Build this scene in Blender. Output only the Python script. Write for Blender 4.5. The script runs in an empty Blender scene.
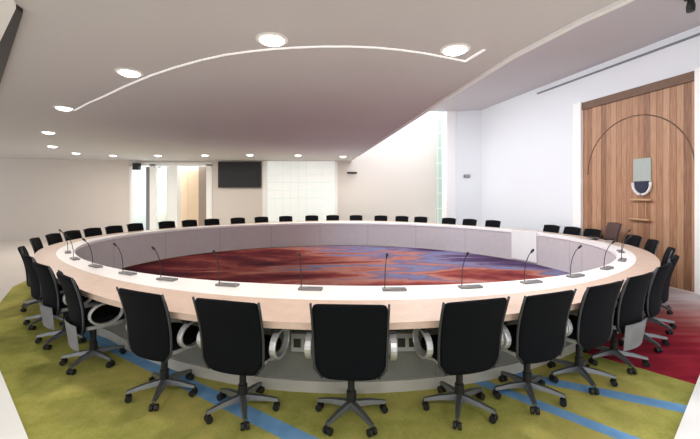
import bpy, bmesh, math, random
from mathutils import Vector, Matrix
random.seed(7)
SC = bpy.context.scene
COL = SC.collection
PI = math.pi
R = math.radians
F, YH, H = 370.4, 194.7, 1.65          # focal length (px), horizon row, eye height

# ------------------------------------------------------------------ helpers
def at_z(px, py, z):                    # point of the place on the horizontal plane z
    d = F*(H-z)/(py-YH)
    return Vector(((px-350)/F*d, d, z))
def at_y(px, py, y):                    # point of the place at depth y
    return Vector(((px-350)/F*y, y, H+(YH-py)/F*y))

def srgb(r, g, b):
    f = lambda c: (c/255/12.92) if c/255 <= .04045 else ((c/255+.055)/1.055)**2.4
    return (f(r), f(g), f(b), 1)

class NT:
    def __init__(s, name):
        s.m = bpy.data.materials.new(name); s.m.use_nodes = True
        s.t = s.m.node_tree; s.b = s.t.nodes['Principled BSDF']
    def n(s, typ, **kw):
        o = s.t.nodes.new(typ)
        for k, v in kw.items():
            if k.startswith('i_'): o.inputs[k[2:].replace('_', ' ')].default_value = v
            else: setattr(o, k, v)
        return o
    def l(s, a, b): s.t.links.new(a, b)
    def math(s, op, a, b=None, clamp=False):
        o = s.t.nodes.new('ShaderNodeMath'); o.operation = op; o.use_clamp = clamp
        for i, v in enumerate((a, b)):
            if v is None: continue
            if isinstance(v, (int, float)): o.inputs[i].default_value = v
            else: s.l(v, o.inputs[i])
        return o.outputs[0]
    def mix(s, f, a, b):
        o = s.t.nodes.new('ShaderNodeMix'); o.data_type = 'RGBA'
        for i, v in ((0, f), (6, a), (7, b)):
            if hasattr(v, 'is_output'): s.l(v, o.inputs[i])
            else: o.inputs[i].default_value = v
        return o.outputs[2]
    def ramp(s, fac, stops):
        o = s.t.nodes.new('ShaderNodeValToRGB'); e = o.color_ramp.elements
        while len(e) < len(stops): e.new(.5)
        for k, (p, c) in zip(e, stops): k.position = p; k.color = c
        s.l(fac, o.inputs[0]); return o.outputs[0]
    def xyz(s, kind='Object'):
        tc = s.n('ShaderNodeTexCoord'); sp = s.n('ShaderNodeSeparateXYZ')
        s.l(tc.outputs[kind], sp.inputs[0]); return tc.outputs[kind], sp.outputs
    def noise(s, vec, scale, detail=2, dist=0):
        o = s.n('ShaderNodeTexNoise'); o.inputs['Scale'].default_value = scale
        o.inputs['Detail'].default_value = detail; o.inputs['Distortion'].default_value = dist
        if vec is not None: s.l(vec, o.inputs['Vector'])
        return o.outputs[0]
    def mapping(s, vec, scale=(1, 1, 1), rot=(0, 0, 0)):
        o = s.n('ShaderNodeMapping'); o.inputs['Scale'].default_value = scale; o.inputs['Rotation'].default_value = rot
        s.l(vec, o.inputs['Vector']); return o.outputs[0]

def mat(name, c, rough=.5, metal=0, var=.06, scale=8, emit=0, ecol=None, spec=None, bump=0):
    q = NT(name); v, _ = q.xyz()
    nz = q.noise(v, scale, 3)
    d = tuple(max(0, x*(1-var)) for x in c[:3])+(1,); u = tuple(min(1, x*(1+var)) for x in c[:3])+(1,)
    q.l(q.mix(nz, d, u), q.b.inputs['Base Color'])
    q.b.inputs['Roughness'].default_value = rough; q.b.inputs['Metallic'].default_value = metal
    if spec is not None: q.b.inputs['Specular IOR Level'].default_value = spec
    if emit:
        q.b.inputs['Emission Color'].default_value = ecol or c; q.b.inputs['Emission Strength'].default_value = emit
    if bump:
        bn = q.n('ShaderNodeBump'); bn.inputs['Strength'].default_value = bump; bn.inputs['Distance'].default_value = .01
        q.l(q.noise(v, scale*6, 2), bn.inputs['Height']); q.l(bn.outputs[0], q.b.inputs['Normal'])
    return q.m

M = {}
M['wall'] = mat('wall_paint', srgb(216, 208, 201), .85, var=.015, scale=1.2)
M['wall_white'] = mat('white_wall_paint', srgb(230, 233, 238), .85, var=.01, scale=1)
M['ceiling'] = mat('ceiling_paint', srgb(206, 204, 204), .9, var=.02, scale=.5)
M['upper_ceiling'] = mat('upper_ceiling_paint', srgb(205, 203, 205), .9, var=.02, scale=.5)
M['stone'] = mat('pale_floor', srgb(222, 214, 206), .8, var=.03, scale=1.5)
M['white'] = mat('white_paint', srgb(245, 245, 244), .6, var=.01)
M['led'] = mat('white_light_line', (1, 1, 1, 1), .6, emit=.35, var=0)  # glow imitates the bright edge of a ceiling step, not a lamp
M['lamp'] = mat('lamp_diffuser', (1, .97, .93, 1), .5, emit=7, ecol=(1, .96, .9, 1), var=0)
M['ring_white'] = mat('lamp_trim', srgb(235, 232, 228), .5)
M['black_fabric'] = mat('black_fabric', srgb(13, 15, 19), .85, var=.3, scale=60, bump=.2, spec=.12)
M['black_plastic'] = mat('black_plastic', srgb(22, 22, 25), .45, var=.15, scale=20)
M['brown_leather'] = mat('dark_brown_leather', srgb(62, 30, 24), .5, var=.25, scale=20)
M['alu'] = mat('polished_aluminium', srgb(205, 206, 208), .35, .55, var=.05, scale=15)
M['alu_dark'] = mat('grey_aluminium', srgb(128, 130, 134), .35, .8, var=.06, scale=15)
M['frame_grey'] = mat('dark_grey_metal', srgb(72, 74, 78), .4, .5, var=.05)
M['grey_plastic'] = mat('pale_grey_plastic', srgb(178, 178, 180), .6, var=.05)
M['mic_base'] = mat('grey_console_plastic', srgb(128, 124, 124), .4, var=.05)
M['band'] = mat('white_laminate', srgb(252, 250, 250), .35, var=.01, scale=3)
M['plinth'] = mat('pale_plinth', srgb(196, 192, 184), .5, var=.03)
M['dark_panel'] = mat('grey_green_panel', srgb(134, 134, 128), .7, var=.05)
M['dark_frame'] = mat('grey_mullion', srgb(120, 124, 128), .5, var=.04)
M['tan'] = mat('warm_cream_panel', srgb(226, 200, 172), .6, var=.04, scale=3)
M['taupe'] = mat('taupe_panel', srgb(150, 134, 122), .7, var=.05)
M['screen'] = mat('black_screen', srgb(16, 17, 24), .55, var=.2, scale=2)
M['dark_wood'] = mat('dark_wood_lintel', srgb(112, 84, 66), .6, var=.25, scale=9)
M['pale_wood'] = mat('pale_wood_rail', srgb(190, 150, 112), .5, var=.1, scale=14)
M['crest_green'] = mat('pale_green_enamel', srgb(168, 178, 172), .4, var=.1, scale=25)
M['crest_navy'] = mat('navy_enamel', srgb(34, 40, 66), .4, var=.1)
M['crest_white'] = mat('white_enamel', srgb(226, 222, 222), .4, var=.03)

def wood_table():
    q = NT('light_veneer'); v, s = q.xyz()
    a = q.noise(q.mapping(v, (1.2, 1.2, 1.2)), 3, 4, 2.5)
    c = q.mix(a, srgb(200, 172, 154), srgb(222, 199, 184))
    q.l(c, q.b.inputs['Base Color']); q.b.inputs['Roughness'].default_value = .4
    return q.m
M['veneer'] = wood_table()

def panel_mat(name, c1, c2, pitch):
    q = NT(name); v, _ = q.xyz()
    uv = q.n('ShaderNodeUVMap'); sp = q.n('ShaderNodeSeparateXYZ'); q.l(uv.outputs[0], sp.inputs[0])
    fr = q.math('FRACT', q.math('DIVIDE', sp.outputs[0], pitch))
    seam = q.math('LESS_THAN', fr, .012)
    n1 = q.noise(v, 9, 5); n2 = q.noise(v, 55, 2)
    c = q.mix(q.math('ADD', q.math('MULTIPLY', n1, .5), q.math('MULTIPLY', n2, .5)), c1, c2)
    q.l(q.mix(q.math('MULTIPLY', seam, .28), c, srgb(70, 66, 70)), q.b.inputs['Base Color'])
    q.b.inputs['Roughness'].default_value = .8
    return q.m
M['inner_panel'] = panel_mat('lilac_grey_panel', srgb(188, 181, 184), srgb(216, 209, 212), 1.55)
M['outer_panel'] = panel_mat('grey_modesty_panel', srgb(112, 112, 106), srgb(138, 137, 130), .9)

def ring_carpet():
    q = NT('green_and_red_carpet'); v, s = q.xyz(); x, y = s[0], s[1]
    n1 = q.noise(v, .9, 3, .6); n2 = q.noise(v, 7, 4); n3 = q.noise(v, 60, 2)
    f = q.math('ADD', q.math('MULTIPLY', n1, .65), q.math('ADD', q.math('MULTIPLY', n2, .25), q.math('MULTIPLY', n3, .2)))
    g = q.ramp(f, [(.34, srgb(122, 126, 56)), (.5, srgb(158, 158, 82)), (.62, srgb(182, 174, 98)), (.76, srgb(204, 178, 88))])
    # zone of red, streaked paler towards the far door
    k = q.math('ADD', q.math('MULTIPLY', x, .756), q.math('MULTIPLY', y, .654))
    wob = q.math('MULTIPLY', q.math('SUBTRACT', q.noise(v, 1.1, 2), .5), .25)
    red = q.math('MULTIPLY', q.math('GREATER_THAN', q.math('ADD', k, wob), 4.36), q.math('GREATER_THAN', x, 1.5))
    st = q.noise(q.mapping(v, (.5, 5, 1), (0, 0, R(-12))), 1.3, 2, .3)
    pale = q.math('MULTIPLY', q.math('SUBTRACT', k, 5.2), .34, True)
    rr = q.ramp(q.math('ADD', q.math('MULTIPLY', st, .45), q.math('MULTIPLY', pale, .6)),
                [(.1, srgb(120, 24, 44)), (.28, srgb(158, 40, 56)), (.42, srgb(170, 84, 84)), (.58, srgb(192, 146, 142)), (.8, srgb(198, 186, 186))])
    c = q.mix(red, g, rr)
    # blue inlaid stripes
    def stripe(a, b, w, lo, hi):
        dx, dy = b[0]-a[0], b[1]-a[1]; L = math.hypot(dx, dy); nx, ny = -dy/L, dx/L
        d = q.math('ABSOLUTE', q.math('SUBTRACT', q.math('ADD', q.math('MULTIPLY', x, nx), q.math('MULTIPLY', y, ny)), a[0]*nx+a[1]*ny))
        m = q.math('LESS_THAN', d, w)
        return q.math('MULTIPLY', m, q.math('MULTIPLY', q.math('GREATER_THAN', x, lo), q.math('LESS_THAN', x, hi)))
    m = stripe((-2.46, 3.93), (-.34, 2.5), .07, -3.2, .3)
    for a in (((1.30, 3.5), (2.75, 2.75), .07, .9, 2.9), ((1.1, 3.30), (1.95, 2.42), .06, .85, 2.2)):
        m = q.math('MAXIMUM', m, stripe(*a))
    m = q.math('MULTIPLY', m, q.math('SUBTRACT', 1, red))
    c = q.mix(m, c, q.mix(n2, srgb(84, 134, 186), srgb(136, 180, 216)))
    q.l(c, q.b.inputs['Base Color']); q.b.inputs['Roughness'].default_value = 1
    q.b.inputs['Specular IOR Level'].default_value = .1
    return q.m
M['ring_carpet'] = ring_carpet()

def inner_carpet():
    q = NT('swirled_carpet'); v, s = q.xyz(); x, y = s[0], s[1]
    n1 = q.noise(q.mapping(v, (.17, .50, 1), (0, 0, R(8))), 1.5, 4, 1.6)
    n2 = q.noise(v, 4, 4, .5)
    fx = q.math('MULTIPLY', x, .05)
    fy = q.math('MULTIPLY', q.math('SUBTRACT', y, 8.9), .045)
    f = q.math('ADD', q.math('ADD', n1, fx), q.math('ADD', fy, q.math('MULTIPLY', q.math('SUBTRACT', n2, .5), .12)))
    c = q.ramp(f, [(.22, srgb(66, 22, 36)), (.34, srgb(106, 40, 46)), (.43, srgb(146, 74, 66)), (.51, srgb(172, 118, 106)), (.57, srgb(116, 92, 116)),
                   (.61, srgb(104, 118, 156)), (.65, srgb(130, 116, 140)), (.71, srgb(88, 72, 108)), (.86, srgb(64, 40, 66))])
    q.l(c, q.b.inputs['Base Color']); q.b.inputs['Roughness'].default_value = 1
    q.b.inputs['Specular IOR Level'].default_value = .1
    return q.m
M['inner_carpet'] = inner_carpet()

def planks():
    q = NT('brown_door_planks'); v, s = q.xyz()
    wn = q.n('ShaderNodeTexWhiteNoise'); wn.noise_dimensions = '1D'
    idx = q.math('FLOOR', q.math('DIVIDE', s[0], .115)); q.l(idx, wn.inputs['W'])
    grain = q.noise(q.mapping(v, (14, 1, .9)), 3, 5, .4)
    f = q.math('ADD', q.math('MULTIPLY', wn.outputs[0], .4), q.math('MULTIPLY', grain, .6))
    c = q.ramp(f, [(.2, srgb(122, 84, 60)), (.5, srgb(166, 122, 92)), (.8, srgb(194, 154, 122))])
    seam = q.math('LESS_THAN', q.math('FRACT', q.math('DIVIDE', s[0], .115)), .07)
    q.l(q.mix(q.math('MULTIPLY', seam, .6), c, srgb(64, 40, 28)), q.b.inputs['Base Color'])
    q.b.inputs['Roughness'].default_value = .55
    return q.m
M['planks'] = planks()

def blocks(name, c, line, w, h, emit):
    q = NT(name); v, s = q.xyz()
    a = q.math('LESS_THAN', q.math('FRACT', q.math('DIVIDE', s[0], w)), .07)
    b = q.math('LESS_THAN', q.math('FRACT', q.math('DIVIDE', s[2], h)), .07)
    m = q.math('MAXIMUM', a, b)
    cc = q.mix(q.math('MULTIPLY', m, .7), q.mix(q.noise(v, 3, 2), c, tuple(min(1, k*1.12) for k in c[:3])+(1,)), line)
    q.l(cc, q.b.inputs['Base Color']); q.l(cc, q.b.inputs['Emission Color'])
    q.b.inputs['Emission Strength'].default_value = emit; q.b.inputs['Roughness'].default_value = .25
    return q.m
M['block_window'] = blocks('daylit_glass_blocks', srgb(226, 230, 228), srgb(190, 200, 196), .30, .30, .36)
M['block_strip'] = blocks('green_glass_blocks', srgb(178, 196, 186), srgb(226, 232, 228), .5, .56, .12)

def glass():
    q = NT('pale_green_glass'); v, _ = q.xyz()
    t = q.n('ShaderNodeBsdfTransparent'); t.inputs[0].default_value = (.93, .98, .96, 1)
    g = q.n('ShaderNodeBsdfGlossy'); g.inputs['Roughness'].default_value = .05
    mx = q.n('ShaderNodeMixShader'); q.l(q.math('ADD', .06, q.math('MULTIPLY', q.noise(v, 2), .04)), mx.inputs[0])
    q.l(t.outputs[0], mx.inputs[1]); q.l(g.outputs[0], mx.inputs[2])
    q.l(mx.outputs[0], q.t.nodes['Material Output'].inputs['Surface'])
    return q.m
M['glass'] = glass()

# ------------------------------------------------------------------ mesh building
class MB:
    def __init__(s): s.b = bmesh.new()
    def box(s, lo, hi, M4=None):
        vs = [s.b.verts.new((x, y, z)) for x in (lo[0], hi[0]) for y in (lo[1], hi[1]) for z in (lo[2], hi[2])]
        for f in ((0, 1, 3, 2), (4, 6, 7, 5), (0, 4, 5, 1), (2, 3, 7, 6), (0, 2, 6, 4), (1, 5, 7, 3)):
            s.b.faces.new([vs[i] for i in f])
        if M4 is not None:
            for v in vs: v.co = M4 @ v.co
        return s
    def prism(s, pts, z0, z1):
        n = len(pts); a = [s.b.verts.new((p[0], p[1], z0)) for p in pts]; c = [s.b.verts.new((p[0], p[1], z1)) for p in pts]
        s.b.faces.new(a[::-1]); s.b.faces.new(c)
        for i in range(n):
            j = (i+1) % n; s.b.faces.new((a[i], a[j], c[j], c[i]))
        return s
    def profile_y(s, pts, y0, y1):      # polygon in the x-z plane, thick in y
        n = len(pts); a = [s.b.verts.new((p[0], y0, p[1])) for p in pts]; c = [s.b.verts.new((p[0], y1, p[1])) for p in pts]
        s.b.faces.new(a); s.b.faces.new(c[::-1])
        for i in range(n):
            j = (i+1) % n; s.b.faces.new((a[j], a[i], c[i], c[j]))
        return s
    def tube(s, pts, rad, n=10, closed=False):
        pts = [Vector(p) for p in pts]; rs = rad if isinstance(rad, (list, tuple)) else [rad]*len(pts)
        rings = []
        for i, p in enumerate(pts):
            if closed: d = pts[(i+1) % len(pts)]-pts[i-1]
            else: d = pts[min(i+1, len(pts)-1)]-pts[max(i-1, 0)]
            d.normalize(); u = d.orthogonal() if abs(d.x) > .99 else d.cross(Vector((1, 0, 0)))
            u.normalize(); w = d.cross(u)
            rings.append([s.b.verts.new(p+(u*math.cos(2*PI*k/n)+w*math.sin(2*PI*k/n))*rs[i]) for k in range(n)])
        m = len(rings)
        for i in range(m if closed else m-1):
            A, B = rings[i], rings[(i+1) % m]
            for k in range(n): s.b.faces.new((A[k], A[(k+1) % n], B[(k+1) % n], B[k]))
        if not closed: s.b.faces.new(rings[0][::-1]); s.b.faces.new(rings[-1])
        return s
    def lathe(s, prof, n=24, c=(0, 0, 0)):
        rings = [[s.b.verts.new((c[0]+r*math.cos(2*PI*k/n), c[1]+r*math.sin(2*PI*k/n), c[2]+z)) for k in range(n)] for r, z in prof]
        for A, B in zip(rings, rings[1:]):
            for k in range(n): s.b.faces.new((A[k], A[(k+1) % n], B[(k+1) % n], B[k]))
        s.b.faces.new(rings[0][::-1]); s.b.faces.new(rings[-1])
        return s
    def xform(s, m):
        bmesh.ops.transform(s.b, matrix=m, verts=s.b.verts); return s
    def build(s, name, m, parent=None, smooth=False, bevel=0, sub=0, loc=None):
        bmesh.ops.recalc_face_normals(s.b, faces=s.b.faces)
        me = bpy.data.meshes.new(name); s.b.to_mesh(me); s.b.free()
        me.materials.append(m)
        if smooth:
            for p in me.polygons: p.use_smooth = True
        o = bpy.data.objects.new(name, me); COL.objects.link(o)
        if parent is not None: o.parent = parent
        if loc is not None: o.location = loc
        if bevel:
            b = o.modifiers.new('bevel', 'BEVEL'); b.width = bevel; b.segments = 2; b.limit_method = 'ANGLE'
        if sub:
            b = o.modifiers.new('subdivision', 'SUBSURF'); b.levels = sub; b.render_levels = sub
        return o

def tag(o, label=None, cat=None, group=None, kind=None):
    if label: o['label'] = label
    if cat: o['category'] = cat
    if group: o['group'] = group
    if kind: o['kind'] = kind
    return o
def empty(name, loc=(0, 0, 0), rz=0):
    o = bpy.data.objects.new(name, None); o.location = loc; o.rotation_euler = (0, 0, rz)
    o.empty_display_size = .2; COL.objects.link(o); return o
def struct(mb, name, m, parent=None, **kw):
    o = mb.build(name, m, parent, **kw)
    if parent is None: o['kind'] = 'structure'
    return o
def copy_tree(o, parent=None):
    c = o.copy(); COL.objects.link(c)
    if parent is not None: c.parent = parent
    for ch in list(o.children): copy_tree(ch, c)
    return c

# ------------------------------------------------------------------ plan of the ring table
CX, CY = -.204, 7.787
def rad_in(t):
    r = 4.484+.356*math.cos(2*t)-.115*math.sin(2*t)-.047*math.cos(3*t)-.061*math.sin(3*t)+.017*math.cos(4*t)-.021*math.sin(4*t)
    d = math.degrees(t) % 360
    return r-.12*math.exp(-((d-218)/26)**2)-.10*math.exp(-((d-322)/26)**2)
def pin(t): return Vector((CX+rad_in(t)*math.cos(t), CY+rad_in(t)*math.sin(t)))
def nrm(t):
    d = pin(t+1e-3)-pin(t-1e-3); d.normalize(); return Vector((d.y, -d.x))
def cur(t, off): return pin(t)+nrm(t)*off
def width(t): return .68-.27*math.cos(2*t)+.13*math.cos(4*t)
def fo(k): return k if callable(k) else (lambda t: k)
NS = 240
def ring(o0, o1, z0, z1, t0=0, t1=2*PI):
    o0, o1 = fo(o0), fo(o1); full = abs(t1-t0-2*PI) < 1e-6
    n = NS if full else max(4, int(NS*(t1-t0)/(2*PI)))
    mb = MB(); b = mb.b; uvl = b.loops.layers.uv.new('UVMap')
    secs = []; s = 0; prev = None
    for i in range(n+1):
        t = t0+(t1-t0)*i/n; p, q = cur(t, o0(t)), cur(t, o1(t))
        if prev is not None: s += (p-prev).length
        prev = p
        if full and i == n: secs.append((secs[0][0], s)); break
        secs.append(([b.verts.new((p.x, p.y, z0)), b.verts.new((q.x, q.y, z0)), b.verts.new((q.x, q.y, z1)), b.verts.new((p.x, p.y, z1))], s))
    for (A, sa), (B, sb) in zip(secs, secs[1:]):
        for k in range(4):
            f = b.faces.new((A[k], A[(k+1) % 4], B[(k+1) % 4], B[k]))
            for lp in f.loops: lp[uvl].uv = (sa if lp.vert in A else sb, lp.vert.co.z)
    if not full: b.faces.new(secs[0][0][::-1]); b.faces.new(secs[-1][0])
    return mb
def px_of(t, off, z=0):
    p = cur(t, fo(off)(t)); return 350+F*p.x/p.y
def t_at(px, off, lo, hi):              # parameter along the far side where the curve crosses column px
    best = None
    for i in range(2001):
        t = R(lo+(hi-lo)*i/2000); e = abs(px_of(t, off)-px)
        if best is None or e < best[0]: best = (e, t)
    return best[1]

# ------------------------------------------------------------------ camera, world, colour
cam = bpy.data.cameras.new('camera'); co = bpy.data.objects.new('camera', cam); COL.objects.link(co)
co.location = (0, 0, H); co.rotation_euler = (R(90), 0, 0)
cam.sensor_width = 36; cam.lens = F/700*36; cam.shift_y = -(219.5-YH)/700; cam.clip_end = 200
SC.camera = co
W = bpy.data.worlds.new('world'); SC.world = W; W.use_nodes = True
bg = W.node_tree.nodes['Background']; bg.inputs[0].default_value = (.97, .985, 1, 1); bg.inputs[1].default_value = 1.25
SC.view_settings.view_transform = 'Standard'; SC.view_settings.look = 'None'
SC.view_settings.exposure = 0

def area(name, loc, sx, sy, power, rot=(0, 0, 0), col=(1, 1, 1), shape='RECTANGLE', spread=None):
    l = bpy.data.lights.new(name, 'AREA'); l.shape = shape; l.size = sx
    if shape == 'RECTANGLE': l.size_y = sy
    l.energy = power; l.color = col
    if spread: l.spread = spread
    o = bpy.data.objects.new(name, l); o.location = loc; o.rotation_euler = rot; COL.objects.link(o); return o

# ------------------------------------------------------------------ room shell
ZC, ZU, ZV = 2.95, 4.5, 5.9             # low ceiling, raised ceiling, void by the far wall
YB = 14.2
floor_pts = [(-15, -3), (9, -3), (9, 18.5), (-15, 18.5)]
struct(MB().prism(floor_pts, -.12, 0), 'floor', M['stone'])

def wall_seg(a, b, z0, z1, th=.12):
    a, b = Vector(a), Vector(b); d = (b-a).normalized(); n = Vector((-d.y, d.x))*th
    return MB().prism([a, b, b+n, a+n], z0, z1)
# back wall, in pieces round the glazed opening and the glass block window
ox0, ox1 = at_y(130, 0, YB).x, at_y(212, 0, YB).x       # opening to the corridor
wx0, wx1 = at_y(267, 0, YB).x, at_y(336, 0, YB).x       # glass block window
XB = 3.36
bw = MB()
bw.box((ox1, YB, 0), (wx0, YB+.2, ZC+.3)); bw.box((wx0, YB, 0), (wx1, YB+.2, .45))
bw.box((wx1, YB, 0), (XB, YB+.2, ZV)); bw.box((ox0, YB, 2.86), (ox1, YB+.2, ZC+.3)); bw.box((wx0, YB, 2.93), (wx1, YB+.2, ZC+.3))
struct(bw, 'wall_back', M['wall'])
lw = MB().prism([(ox0, YB), (-14.6, 12.9), (-14.6, 13.1), (ox0, YB+.2)], 0, ZC+.3)
struct(lw, 'wall_left', M['wall'])
# right hand wall with the great door, then the short return and the pilaster
DW0, DW1 = Vector((4.42, 12.45)), Vector((6.9, 2.0))
struct(wall_seg(DW1, DW0, 0, ZU, -.2), 'wall_right', M['wall_white'])
struct(wall_seg((4.42, 12.45), (3.58, 12.66), 0, ZU, -.2), 'wall_return', M['wall_white'])
struct(MB().box((3.30, 12.62, 0), (3.60, 13.3, ZU)), 'wall_pilaster', M['white'])
struct(MB().box((3.34, 13.75, 0), (3.9, 14.4, .62)), 'wall_strip_base', M['wall_white'])
o = MB().box((-.02, -.04, .62), (.50, .04, 5.4)).build('window_3', M['block_strip'], loc=(3.24, 13.78, 0)); o['kind'] = 'structure'
struct(MB().box((3.24, 13.83, 5.3), (3.9, 14.4, ZV)), 'wall_strip_head', M['wall_white'])

# low ceiling: a slab whose right edge runs away from the viewer
edge = [(2.35, -2), (2.12, 1.2)]+[tuple(at_z(px, py, ZC)[:2]) for px, py in ((624, 0), (580, 20), (512, 56), (436, 104), (356, 157))]+[(.05, YB)]
struct(MB().prism([(-14.8, -2)]+edge+[(-14.8, YB)], ZC, ZC+.3), 'ceiling', M['ceiling'])
def strip_on(pts, w, z0, z1):
    mb = MB(); L = []
    for i, p in enumerate(pts):
        p = Vector(p[:2]); d = Vector(pts[min(i+1, len(pts)-1)][:2])-Vector(pts[max(i-1, 0)][:2]); d.normalize(); n = Vector((-d.y, d.x))*w/2
        L.append([mb.b.verts.new((q.x, q.y, z)) for q, z in ((p-n, z0), (p+n, z0), (p+n, z1), (p-n, z1))])
    for A, B in zip(L, L[1:]):
        for k in range(4): mb.b.faces.new((A[k], A[(k+1) % 4], B[(k+1) % 4], B[k]))
    mb.b.faces.new(L[0][::-1]); mb.b.faces.new(L[-1]); return mb
struct(strip_on(edge[1:], .05, ZC-.025, ZC+.02), 'trim_1', M['white'])
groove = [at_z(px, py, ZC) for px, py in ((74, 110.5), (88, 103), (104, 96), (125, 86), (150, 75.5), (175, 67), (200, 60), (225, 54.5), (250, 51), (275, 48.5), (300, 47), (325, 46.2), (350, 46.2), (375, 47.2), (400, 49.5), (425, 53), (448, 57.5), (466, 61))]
struct(strip_on(groove, .022, ZC-.008, ZC+.01), 'trim_2', M['led'])  # glowing strip in place of the lit step in the ceiling
struct(strip_on([at_z(465, 61, ZC), at_z(474, 55.5, ZC), at_z(484, 49.5, ZC)], .03, ZC-.008, ZC+.01), 'trim_3', M['led'])  # short return of the same painted glow
# raised ceiling over the right side, the tall void by the far wall
struct(MB().prism([(2.0, -2), (7.6, -2), (7.6, 12.7), (.0, 12.7), (.0, 8), (1.1, 4)], ZU, ZU+.2), 'ceiling_raised', M['upper_ceiling'])
struct(MB().box((-.3, 12.6, ZV), (4.2, 14.5, ZV+.2)), 'ceiling_void', M['wall_white'])
struct(MB().box((-.3, 12.62, ZU+.2), (4.2, 12.7, ZV)), 'wall_void', M['wall_white'])
# dark strip standing in for the cornice's shadow line on the right wall
dd = (DW1-DW0).normalized(); dn = Vector((dd.y, -dd.x))            # dn points into the room or out of it
if dn.x > 0: dn = -dn
def on_wall(y, off=0):
    k = (y-DW0.y)/(DW1.y-DW0.y); p = DW0+(DW1-DW0)*k; return p+dn*off
struct(strip_on([on_wall(9.9, .02), on_wall(8, .02), on_wall(6, .02), on_wall(2.2, .02)], .04, 4.335, 4.365), 'trim_4', M['dark_frame'])
# edges of the pale floor and ceiling by the entrance
struct(MB().prism([at_z(28.5, 439, .03).xy, at_z(0, 370, .03).xy, (-4.6, 4.7), (-6.2, 3.4), (-2.6, 1.2), (-1.2, 1.5)], 0, .03), 'trim_5', M['white'])
struct(MB().prism([at_z(674, 439, .03).xy, at_z(700, 374, .03).xy, (4.3, 4.4), (5.4, 3.2), (2.6, 1.2), (1.2, 1.5)][::-1], 0, .03), 'trim_6', M['white'])
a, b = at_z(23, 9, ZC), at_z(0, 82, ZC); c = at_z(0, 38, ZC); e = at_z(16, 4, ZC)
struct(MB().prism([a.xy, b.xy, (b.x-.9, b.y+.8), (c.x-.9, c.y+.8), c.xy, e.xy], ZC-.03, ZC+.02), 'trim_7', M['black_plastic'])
struct(MB().prism([e.xy, c.xy, (c.x-.9, c.y+.8), (c.x-2.5, c.y+.3), (-3, .6), (-1.6, 1.6)], ZC-.03, ZC+.02), 'trim_8', M['white'])

# ------------------------------------------------------------------ glazed opening and the bright corridor behind it
cor = MB()
cor.box((ox0-.3, 17.0, 0), (ox1+.6, 17.15, 3.1)); cor.box((ox0-.45, YB+.2, 0), (ox0-.3, 17.15, 3.1)); cor.box((ox1+.5, YB+.2, 0), (ox1+.65, 17.15, 3.1))
struct(cor, 'wall_corridor', M['wall_white'])
struct(MB().box((ox0-.45, YB+.2, 3.1), (ox1+.65, 17.15, 3.2)), 'ceiling_corridor', M['wall_white'])
def pxbox(a, b, y0, y1, z0, z1): return MB().box((at_y(a, 0, y0).x, y0, z0), (at_y(b, 0, y0).x, y1, z1))
w1 = empty('window_1', (0, 0, 0)); w1['kind'] = 'structure'
fr = MB()
for a_, b_ in ((130, 132), (150, 156), (206.5, 212)): fr.box((at_y(a_, 0, YB).x, YB-.03, 0), (at_y(b_, 0, YB).x, YB+.12, 2.82))
fr.box((ox0, YB-.03, 2.76), (ox1, YB+.12, 2.88))
fr.build('window_frame', M['white'], w1)
pxbox(146, 150, YB-.02, YB+.08, 0, 2.72).build('mullion', M['dark_frame'], w1)
pxbox(132, 146, YB+.03, YB+.05, 0, 2.76).build('pane', M['glass'], w1)
pxbox(156, 167, YB+.03, YB+.05, 0, 2.76).build('pane', M['glass'], w1)
struct(pxbox(166.5, 177, YB+.2, YB+.5, 0, 3.1), 'wall_column', M['white'])
struct(pxbox(156.5, 168, 15.6, 15.7, 0, 2.75), 'wall_grey_panel', M['wall'])
d2 = empty('door_2', (0, 0, 0)); d2['kind'] = 'structure'
pxbox(177.5, 187.7, 15.2, 15.26, 0, 2.62).build('door_leaf', M['tan'], d2)
pxbox(188, 198.5, 15.2, 15.26, 0, 2.62).build('door_leaf', M['tan'], d2)
pxbox(198.5, 206.5, 15.2, 15.5, 0, 2.8).build('door_jamb', M['taupe'], d2)
area('corridor_light', ((ox0+ox1)/2-.3, 15.4, 3.05), 2.6, 1.2, 65, col=(1, .95, .88))
area('corridor_window_light', (ox0-.2, 15.4, 1.6), 1.6, 2.4, 60, rot=(0, R(-90), 0), col=(.9, 1, .98))
# glass block window and the white strip beside it
o = MB().box((0, 0, .45), (wx1-wx0, .06, 2.93)).build('window_2', M['block_window'], loc=(wx0, YB-.02, 0)); o['kind'] = 'structure'
struct(pxbox(262.3, 267, YB-.06, YB, 0, 2.93), 'trim_9', M['white'])
struct(pxbox(334.5, 337.5, YB-.06, YB, .45, 2.93), 'trim_10', M['white'])

# ------------------------------------------------------------------ the great wooden door
Dl, Dr = on_wall(8.46), on_wall(6.24)
DWID = (Dr-Dl).length; ang = math.atan2((Dr-Dl).y, (Dr-Dl).x)
door = empty('door_1', (Dl.x, Dl.y, 0), ang); door['kind'] = 'structure'
tag(door, 'tall brown plank door with arched groove and crest in white wall', None)
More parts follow.
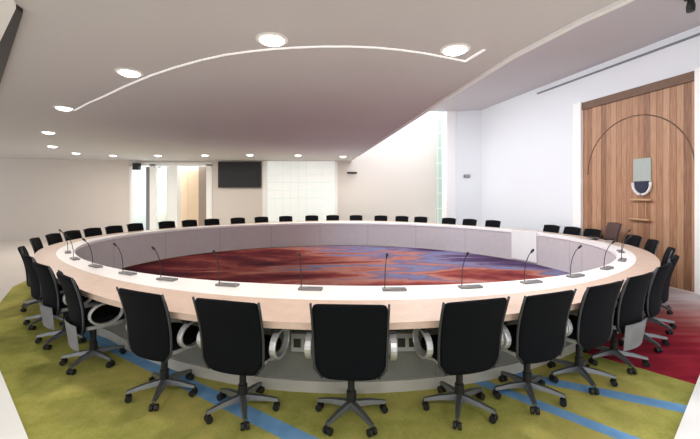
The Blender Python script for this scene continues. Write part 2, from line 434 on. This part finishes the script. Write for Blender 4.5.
# local frame: x along the wall from the far jamb, -y out into the room
DH = 3.74
MB().box((.0, -.05, 0), (DWID, .02, DH-.16)).build('door_leaf', M['planks'], door)
MB().box((-.0, -.09, DH-.16), (DWID, .02, DH+.0)).build('lintel', M['dark_wood'], door)
MB().box((-.22, -.12, 0), (-.0, .02, DH+.02)).build('door_jamb', M['white'], door)
MB().box((DWID, -.12, 0), (DWID+.14, .02, DH+.02)).build('door_jamb', M['white'], door)
ap = []
acx = DWID*.52
for i in range(33):
    th = PI*i/32; ap.append((acx-(DWID*.465)*math.cos(th), -.046, 2.1+1.1*math.sin(th)))
MB().tube(ap, .014, 6).build('arch_groove', M['dark_wood'], door, smooth=True)
cxd = DWID*.595
cr = MB().box((cxd-.17, -.075, 1.88), (cxd+.17, -.045, 2.35)).build('crest', M['crest_green'], door, bevel=.012); cr['label'] = 'pale green crest panel with navy and white shield below'
MB().profile_y([(cxd+a, z-.19) for a, z in ((-.145, 2.10), (-.13, 1.99), (-.07, 1.90), (0, 1.875), (.07, 1.90), (.13, 1.99), (.145, 2.10))], -.085, -.05).build('shield', M['crest_navy'], cr)
MB().tube([(cxd+.17*math.cos(a), -.075, 1.85+.20*math.sin(a)) for a in [R(170+200*i/20) for i in range(21)]], .026, 8).build('shield_rim', M['crest_white'], cr, smooth=True)
for zz, dx in ((1.55, .0), (1.17, -.03)):
    hb = MB().tube([(cxd-.20+dx, -.10, zz), (cxd+.20+dx, -.10, zz)], .022, 8)
    for sx in (-.13, .13): hb.tube([(cxd+sx+dx, -.10, zz), (cxd+sx+dx, -.045, zz)], .014, 6)
    hb.build('door_handle', M['pale_wood'], door, smooth=True)['label'] = 'pale wooden bar handle'

for sx in (-.09, .06):
    MB().box((cxd+sx-.008, -.058, 1.19), (cxd+sx+.008, -.045, 1.54)).build('groove_strip', M['pale_wood'], door)

# ------------------------------------------------------------------ carpets
cp = [at_z(0, 303, 0).xy, at_z(13, 287, 0).xy, Vector((-6.5, 7.9)), Vector((-6.5, 9.6)), Vector((-5.2, 12.2)), Vector((-2.5, 13.6)), Vector((1.5, 13.6)), Vector((3.2, 12.5)), Vector((4.3, 12.2)),
      Vector((5.15, 8.6)), Vector((5.62, 6.6)), Vector((5.95, 5.2)), Vector((5.6, 3.0)), Vector((3, 1.2)), Vector((-3, 1.2)), Vector((-5.4, 3.2))]
o = MB().prism(cp[::-1], 0, .006).build('fitted_carpet', M['ring_carpet'])
tag(o, 'olive green carpet with blue stripes and a red area under the chairs', 'carpet')
o = MB().prism([cur(2*PI*i/120, -.03) for i in range(120)], .0065, .012).build('swirled_carpet', M['inner_carpet'])
tag(o, 'red, blue and purple swirled carpet inside the ring table', 'carpet')

# ------------------------------------------------------------------ ring table
tb = empty('conference_table', (CX, CY, 0))
tag(tb, 'huge oval ring conference table with pale top and grey inner panels', 'table')
Minv = Matrix.Translation((-CX, -CY, 0))
band = lambda t: .47*width(t)
def tpart(mb, name, m, **kw): return mb.xform(Minv).build(name, m, tb, **kw)
tpart(ring(band, width, .69, .74), 'tabletop', M['veneer'])
tpart(ring(0, band, .69, .742), 'microphone_strip', M['band'])['label'] = 'white inner strip of the tabletop'
tpart(ring(.015, .045, .012, .69), 'inner_panel', M['inner_panel'])
opan = lambda t: max(.17, width(t)-.50)
tpart(ring(opan, lambda t: opan(t)+.03, .10, .69), 'outer_panel', M['outer_panel'])
tpart(ring(lambda t: opan(t)-.02, lambda t: opan(t)+.06, .006, .10), 'plinth', M['plinth'])
g0, g1 = t_at(537, 0, 0, 60), t_at(512, 0, 0, 60)
o = tpart(ring(-.02, .012, .05, .765, min(g0, g1), max(g0, g1)), 'access_gate', M['white']); o['label'] = 'white gate panel in the ring'

# ------------------------------------------------------------------ chairs
def make_chair():
    root = empty('swivel_chair')
    # backrest: curved padded shell with rounded lower corners
    mb = MB(); b = mb.b; nu, nv = 10, 12; sides = []
    for sgn in (1, -1):
        g = []
        for j in range(nv+1):
            s = j/nv; z = .335+.545*s
            hw = .25+.015*s
            if s < .16: hw *= .72+.28*math.sin(PI/2*s/.16)
            if s > .93: hw *= 1-.05*((s-.93)/.07)
            row = []
            for i in range(nu+1):
                u = -1+2*i/nu
                y = -.15-.10*s+.03*math.sin(PI*s)-.012*s*s+.045*u*u*(.5+.5*s)
                th = .028*(1-.35*abs(u)**3)
                row.append(b.verts.new((u*hw, y+sgn*th, z-.012*u*u*(1 if s > .9 else 0))))
            g.append(row)
        sides.append(g)
        for j in range(nv):
            for i in range(nu): b.faces.new((g[j][i], g[j][i+1], g[j+1][i+1], g[j+1][i]))
    A, B = sides
    for j in range(nv):
        for i in (0, nu): b.faces.new((A[j][i], A[j+1][i], B[j+1][i], B[j][i]))
    for i in range(nu):
        for j in (0, nv): b.faces.new((A[j][i], A[j][i+1], B[j][i+1], B[j][i]))
    mb.build('backrest', M['black_fabric'], root, smooth=True, sub=1)
    for sx in (-1, 1):
        pts = []
        for j in range(9):
            s = j/8*.96+.02; hw = (.25+.015*s)*(1 if s > .16 else .72+.28*math.sin(PI/2*s/.16))
            pts.append((sx*(hw+.002), -.15-.10*s+.03*math.sin(PI*s)-.012*s*s+.045*(.5+.5*s)-.012, .335+.545*s))
        MB().tube(pts, .009, 6).build('back_frame', M['frame_grey'], root, smooth=True)
    # seat
    st = MB(); n = 20
    prof = []
    for k in range(n):
        a = 2*PI*k/n; c, s = math.cos(a), math.sin(a)
        prof.append((.235*math.copysign(abs(c)**.45, c), .055+.215*math.copysign(abs(s)**.5, s)))
    st.prism(prof, .405, .475)
    st.build('seat', M['black_fabric'], root, bevel=.022, smooth=False)
    MB().prism([(p[0]*.86, p[1]*.86+.008) for p in prof], .365, .405).build('seat_pan', M['grey_plastic'], root, bevel=.01)
    # looped armrests
    for sx in (-1, 1):
        mbk = MB(); rows = []; N = 24
        for k in range(N):
            a = 2*PI*k/N
            yy = .03+.135*math.cos(a); zz = .52+.095*math.sin(a)
            xx = sx*(.288+.018*(1-math.cos(a))/2)
            oy, oz = math.cos(a)*.009, math.sin(a)*.009
            rows.append([mbk.b.verts.new((xx+dx, yy+e*oy, zz+e*oz)) for dx, e in ((-.024, -1), (.024, -1), (.024, 1), (-.024, 1))])
        for k in range(N):
            P, Q = rows[k], rows[(k+1) % N]
            for m_ in range(4): mbk.b.faces.new((P[m_], P[(m_+1) % 4], Q[(m_+1) % 4], Q[m_]))
        arm = mbk.build('armrest', M['alu'], root, smooth=False, bevel=.004)
        MB().box((sx*.295-.03, -.06, .618), (sx*.295+.03, .14, .642)).build('arm_pad', M['black_plastic'], arm, bevel=.01)
        MB().tube([(sx*.26, .02, .412), (sx*.17, .02, .385)], .016, 8).build('arm_bracket', M['alu'], arm)
    MB().lathe([(.05, .36), (.05, .34), (.026, .33), (.026, .20), (.034, .195), (.034, .085)], 14).build('column', M['black_plastic'], root, smooth=False)
    for k in range(5):
        a = R(-90+36+72*k)
        d = Vector((math.cos(a), math.sin(a), 0)); p = Vector((-d.y, d.x, 0))
        m4 = Matrix(((d.x, p.x, 0, 0), (d.y, p.y, 0, 0), (0, 0, 1, 0), (0, 0, 0, 1)))
        lg = MB(); L = []
        for q, w_, zb, zt in ((.02, .028, .085, .125), (.15, .022, .082, .112), (.27, .014, .068, .088)):
            L.append([lg.b.verts.new((q, y_, z_)) for y_, z_ in ((-w_, zb), (w_, zb), (w_*.7, zt), (-w_*.7, zt))])
        for P, Q in zip(L, L[1:]):
            for m_ in range(4): lg.b.faces.new((P[m_], P[(m_+1) % 4], Q[(m_+1) % 4], Q[m_]))
        lg.b.faces.new(L[0]); lg.b.faces.new(L[-1][::-1])
        leg = lg.xform(m4).build('base_leg', M['alu_dark'], root)
        cs = MB()
        for e in (-.019, .019): cs.tube([(.255, e-.011, .031), (.255, e+.011, .031)], .025, 12)
        cs.tube([(.265, 0, .03), (.265, 0, .075)], .009, 8)
        cs.xform(m4).build('caster', M['black_plastic'], leg)
    return root

OUT = lambda t: width(t)
CHO = lambda t: width(t)+.14+.03*math.cos(t)**2         # where the tops of the backs run
BASE_BACK = .25
proto = make_chair(); used = False
GRP = 'black swivel chairs around the ring table'
def place_chair(t, label, jit=0, kind=None, shift=0):
    global used
    p = cur(t, CHO(t)-BASE_BACK+shift); n = nrm(t)
    if not used: o = proto; used = True
    else: o = copy_tree(proto)
    o.location = (p.x, p.y, .006); o.rotation_euler = (0, 0, math.atan2(-n.y, -n.x)-PI/2+R(jit))
    tag(o, label, 'chair', GRP)
    return o
def pale_back(o):                        # pale lower cover seen on a few of the chairs
    mb = MB(); b = mb.b; rows = []
    for j in range(5):
        s = j/4; rows.append([b.verts.new((u*(.20+.03*s), -.185-.03*s+.045*u*u*.6, .20+.24*s)) for u in (-1, -.5, 0, .5, 1)])
    for P, Q in zip(rows, rows[1:]):
        for i in range(4): b.faces.new((P[i], P[i+1], Q[i+1], Q[i]))
    bmesh.ops.solidify(b, geom=b.faces[:], thickness=.012)
    q = mb.build('lower_back_cover', M['grey_plastic'], o, smooth=True); q['label'] = 'pale grey cover under the backrest'
def tint(o, m):                          # a chair whose back is of another material
    for c in o.children:
        if c.name.startswith('backrest'):
            c.data = c.data.copy(); c.data.materials[0] = m

near = [
 (219, 0, 'outermost black swivel chair at the left end of the ring, seen side-on', None),
 (229.5, -4, 'black swivel chair seen almost side-on between the outermost left chair and the grey-backed one', 'pale'),
 (240.3, -17, 'black swivel chair on left, side-on, with a pale grey cover below its back', 'pale'),
 (254.1, -11, 'black swivel chair seen from behind, next right of the side-on chair with pale cover', None),
 (263.3, -8, 'large black swivel chair in the front row, just left of the middle one', None),
 (273.4, -1, 'largest black swivel chair in the middle of the front row, seen squarely from behind', None),
 (283.2, 11, 'black swivel chair just right of the middle chair of the front row', None),
 (290.4, 11, 'black swivel chair second right of the middle front chair, over the blue stripes', None),
 (297.7, 10, 'black swivel chair third right of the middle front chair, by the red carpet edge', None),
 (305.0, 6, 'black swivel chair fourth right of the middle front chair, standing on red carpet', 'pale'),
 (313.5, 4, 'black swivel chair on the red carpet, behind the fourth right of middle', None),
 (321.5, 0, 'black swivel chair at the right end of the ring, on red carpet by the door', None),
]
placed = []
for d, j, lab, k in near:
    placed.append((place_chair(R(d), lab, j), k)); placed[-1][0].scale.z = 1.04
far = [ # column of the back, label
 (674, 'black chair top at the right end of the ring, under the door\'s right edge'),
 (656, 'black chair before the plank door, second right of the tall brown chair'),
 (637, 'black chair before the plank door, first right of the tall brown chair'),
 (616, 'tall dark brown leather chair standing before the plank door'),
 (595, 'black chair in front of the plank door, just left of the tall brown chair'),
 (574, 'black chair before the white wall beside the left jamb of the plank door'),
 (553, 'black chair first right of the white access gate across the ring'),
 (494, 'black chair back across the ring, first left of the white access gate'),
 (470, 'black chair back across the ring, below the small grey wall control'),
 (449.6, 'black chair back across the ring, below the white pilaster'),
 (421, 'black chair back across the ring, just left of the green glass block strip'),
 (402, 'black chair back across the ring, second left of the green glass block strip'),
 (381, 'black chair back across the ring, third left of the green glass block strip'),
 (356.5, 'black chair back across the ring, below the small black wall bar'),
 (332.5, 'black chair back below the right edge of the glass block window'),
 (311.4, 'black chair back below the glass block window, second from its right edge'),
 (285.5, 'black chair back below the glass block window, second from its left edge'),
 (261.5, 'black chair back below the white strip right of the television'),
 (237.5, 'black chair back directly below the wall television'),
 (211, 'black chair back below the right jamb of the glazed corridor opening'),
 (189, 'black chair back below the cream corridor doors'),
 (165, 'black chair back below the white column in the corridor opening'),
 (134, 'black chair back below the left pane of the corridor opening'),
 (112, 'black chair before the plain left wall, first left of the corridor opening'),
 (90, 'black chair before the plain left wall, second left of the corridor opening'),
 (69, 'black chair before the plain left wall, third left of the corridor opening'),
 (50, 'black chair before the plain left wall, fourth left of the corridor opening'),
 (32, 'black chair before the plain left wall, fifth left of the corridor opening'),
 (18, 'black chair at the left turn of the ring, sixth left of the corridor opening'),
]
for px, lab in far:
    t = t_at(px, CHO, -34, 209)
    o = place_chair(t, lab, random.uniform(-4, 4)); o.scale = (.84, .95, 1.05) if 30 < math.degrees(t) < 165 else (.86, .95, 1.03)
    if px == 616:
        o.scale = (.8, .95, 1.24); tint(o, M['brown_leather']); o['group'] = 'brown chair'; del o['group']

for o, k in placed:                      # after all the copies are made
    if k == 'pale': pale_back(o)

# ------------------------------------------------------------------ microphones on the white strip
def make_mic():
    root = empty('gooseneck_microphone')
    bs = MB(); bs.box((-.115, -.04, 0), (.115, .04, .022)); bs.build('console', M['mic_base'], root, bevel=.006)
    MB().box((-.03, -.02, .022), (.10, .02, .026)).build('keypad', M['dark_frame'], root)
    pts = [(-.09, 0, .02), (-.09, -.002, .12), (-.088, -.02, .22), (-.085, -.055, .30), (-.083, -.085, .335)]
    MB().tube(pts, .0042, 6).build('gooseneck', M['black_plastic'], root, smooth=True)
    MB().tube([(-.083, -.08, .328), (-.083, -.098, .348), (-.083, -.113, .364)], [.009, .013, .010], 8).build('microphone_head', M['black_plastic'], root, smooth=True)
    return root
mp = make_mic(); mu = False
mics = [(205, 'microphone console on the white strip at its far left turn'), (215, 'microphone console on the white strip, second from the far left turn'), (226, 'microphone console third along the white strip from the left turn'),
        (236.5, 'gooseneck microphone leaning left at the left tip of the swirled carpet'), (245.5, 'gooseneck microphone above the chair next to the side-on left chair'), (256.0, 'gooseneck microphone just left of the chair left of the middle one'),
        (267.8, 'gooseneck microphone on the white strip between the middle chair and the chair left of it'), (278.6, 'gooseneck microphone on the white strip just right of the middle front chair'), (288.6, 'gooseneck microphone above the chair right of the middle front chair'),
        (297.8, 'gooseneck microphone leaning right, second right of the middle front chair'), (306.5, 'gooseneck microphone leaning right, third right of the middle front chair'), (316, 'gooseneck microphone leaning right near the right end of the swirled carpet'),
        (326, 'gooseneck microphone at the right tip of the white strip'), (337, 'gooseneck microphone past the right tip of the strip, before the plank door')]
for d, lab in mics:
    t = R(d)
    p = cur(t, band(t)*.36); n = nrm(t)
    o = mp if not mu else copy_tree(mp); mu = True
    o.location = (p.x, p.y, .742); o.rotation_euler = (0, 0, math.atan2(n.y, n.x)+PI/2)
    tag(o, lab, 'microphone', 'gooseneck microphones on the white strip')

# ------------------------------------------------------------------ socket boxes hung on the outer panel
def make_box():
    root = empty('socket_box')
    MB().box((-.10, -.05, 0), (.10, .03, .15)).build('housing', M['grey_plastic'], root, bevel=.008)
    for sx in (-.045, .045): MB().box((sx-.03, -.056, .04), (sx+.03, -.049, .11)).build('socket', M['black_plastic'], root)
    return root
sb = make_box()
for i, (d, lab) in enumerate(((268.3, 'grey socket box under the table left of the middle front chair'), (279, 'grey socket box under the table right of the middle front chair'))):
    t = R(d); p = cur(t, opan(t)+.06); n = nrm(t)
    o = sb if i == 0 else copy_tree(sb)
    o.location = (p.x, p.y, .36); o.rotation_euler = (0, 0, math.atan2(n.y, n.x)+PI/2)
    tag(o, lab, 'socket box', 'socket boxes under the table')

# ------------------------------------------------------------------ things on the walls
x0, x1 = at_y(219, 0, YB).x, at_y(261.5, 0, YB).x
tv = empty('television', ((x0+x1)/2, YB-.03, 1.92)); w = (x1-x0)/2
tag(tv, 'wide black television mounted high on the back wall', 'television')
MB().box((-w, -.09, 0), (w, -.03, .985)).build('bezel', M['black_plastic'], tv, bevel=.01)
MB().box((-w+.04, -.096, .04), (w-.04, -.088, .945)).build('screen', M['screen'], tv)
MB().box((-.3, -.03, .3), (.3, .03, .7)).build('wall_bracket', M['black_plastic'], tv)
sp = empty('wall_speaker', tuple(at_y(137, 170, YB-.12)))
tag(sp, 'small black speaker mounted at the top left of the corridor opening', 'speaker')
MB().box((-.12, -.12, 0), (.12, .08, .26)).build('cabinet', M['black_plastic'], sp, bevel=.02)
MB().box((-.03, .06, .08), (.03, .16, .16)).build('bracket', M['black_plastic'], sp)
p = at_y(352, 173, YB)
br = empty('wall_bar', (p.x, YB, p.z)); tag(br, 'small flat black bar fixed to the back wall right of the glass block window', 'wall bar')
MB().box((-.19, -.12, -.03), (.19, -.03, .04)).build('bar', M['black_plastic'], br, bevel=.012)
MB().box((-.05, -.03, -.02), (.05, .0, .03)).build('bracket', M['black_plastic'], br)
p = at_y(467, 176, 12.5)
th = empty('wall_control', (p.x, 12.53, p.z)); tag(th, 'small pale grey control plate on the white wall beside the pilaster', 'wall control')
MB().box((-.10, -.03, -.05), (.10, .02, .05)).build('plate', M['mic_base'], th, bevel=.01)
MB().box((-.06, -.036, -.02), (.06, -.029, .02)).build('display', M['grey_plastic'], th)

sl = empty('spotlight', (4.93, 5.36, ZU)); tag(sl, 'small black spotlight on the raised ceiling in the top right corner', 'spotlight')
MB().box((-.05, -.05, -.03), (.05, .05, 0)).build('mount', M['black_plastic'], sl)
MB().lathe([(.05, -.20), (.055, -.12), (.035, -.03)], 14).build('lamp_housing', M['black_plastic'], sl)

# ------------------------------------------------------------------ downlights
def make_light():
    root = empty('ceiling_downlight')
    MB().lathe([(.128, -.012), (.135, -.006), (.135, .004), (.10, .004)], 28).build('trim_ring', M['ring_white'], root)
    MB().lathe([(.02, -.045), (.06, -.038), (.09, -.025), (.105, -.010)], 28).build('diffuser', M['lamp'], root)
    return root
lp = make_light()
lights = [(272, 39, 'largest round downlight in the low ceiling, at the top of the curved white line'), (455, 49, 'round downlight at the right end of the curved white line'), (129.5, 72, 'round downlight in the low ceiling, first left of the largest one'),
          (64, 107.5, 'round downlight at the left end of the curved white line'), (48.5, 132, 'leftmost round downlight, just below the end of the curved line'), (52.5, 146, 'small round downlight just below the leftmost one'), (76, 153, 'small round downlight above the plain left wall, second below the leftmost'),
          (113, 155.2, 'small round downlight above the plain wall just left of the corridor opening'), (158, 155.2, 'small round downlight above the left half of the corridor opening'), (205, 155, 'small round downlight above the right jamb of the corridor opening'),
          (250, 154.7, 'small round downlight above the wall television'), (298, 155, 'small round downlight above the glass block window'), (343, 156.2, 'small round downlight by the far end of the low ceiling\'s edge')]
for i, (px, py, lab) in enumerate(lights):
    p = at_z(px, py, ZC); o = lp if i == 0 else copy_tree(lp)
    o.location = (p.x, p.y, ZC-.002); tag(o, lab, 'ceiling light', 'round downlights in the low ceiling')
    area('downlight_lamp', (p.x, p.y, ZC-.05), .2, .2, 20, col=(1, .93, .85), shape='DISK')

for sx in (-2.6, 0, 2.4): area('entrance_lamp', (sx, -.9, 2.9), .6, .6, 38, col=(1, .97, .92))  # unseen fill lights added behind the camera to brighten the near floor
# daylight from the rooflight over the right side, and the glow by the far wall
area('rooflight', (1.75, 7.0, ZU-.06), .9, 8.5, 360, rot=(0, R(-14), 0), col=(.97, .98, 1))
area('void_light', (1.6, 13.4, ZV-.1), 2.6, 1.2, 170, col=(.9, .96, 1))
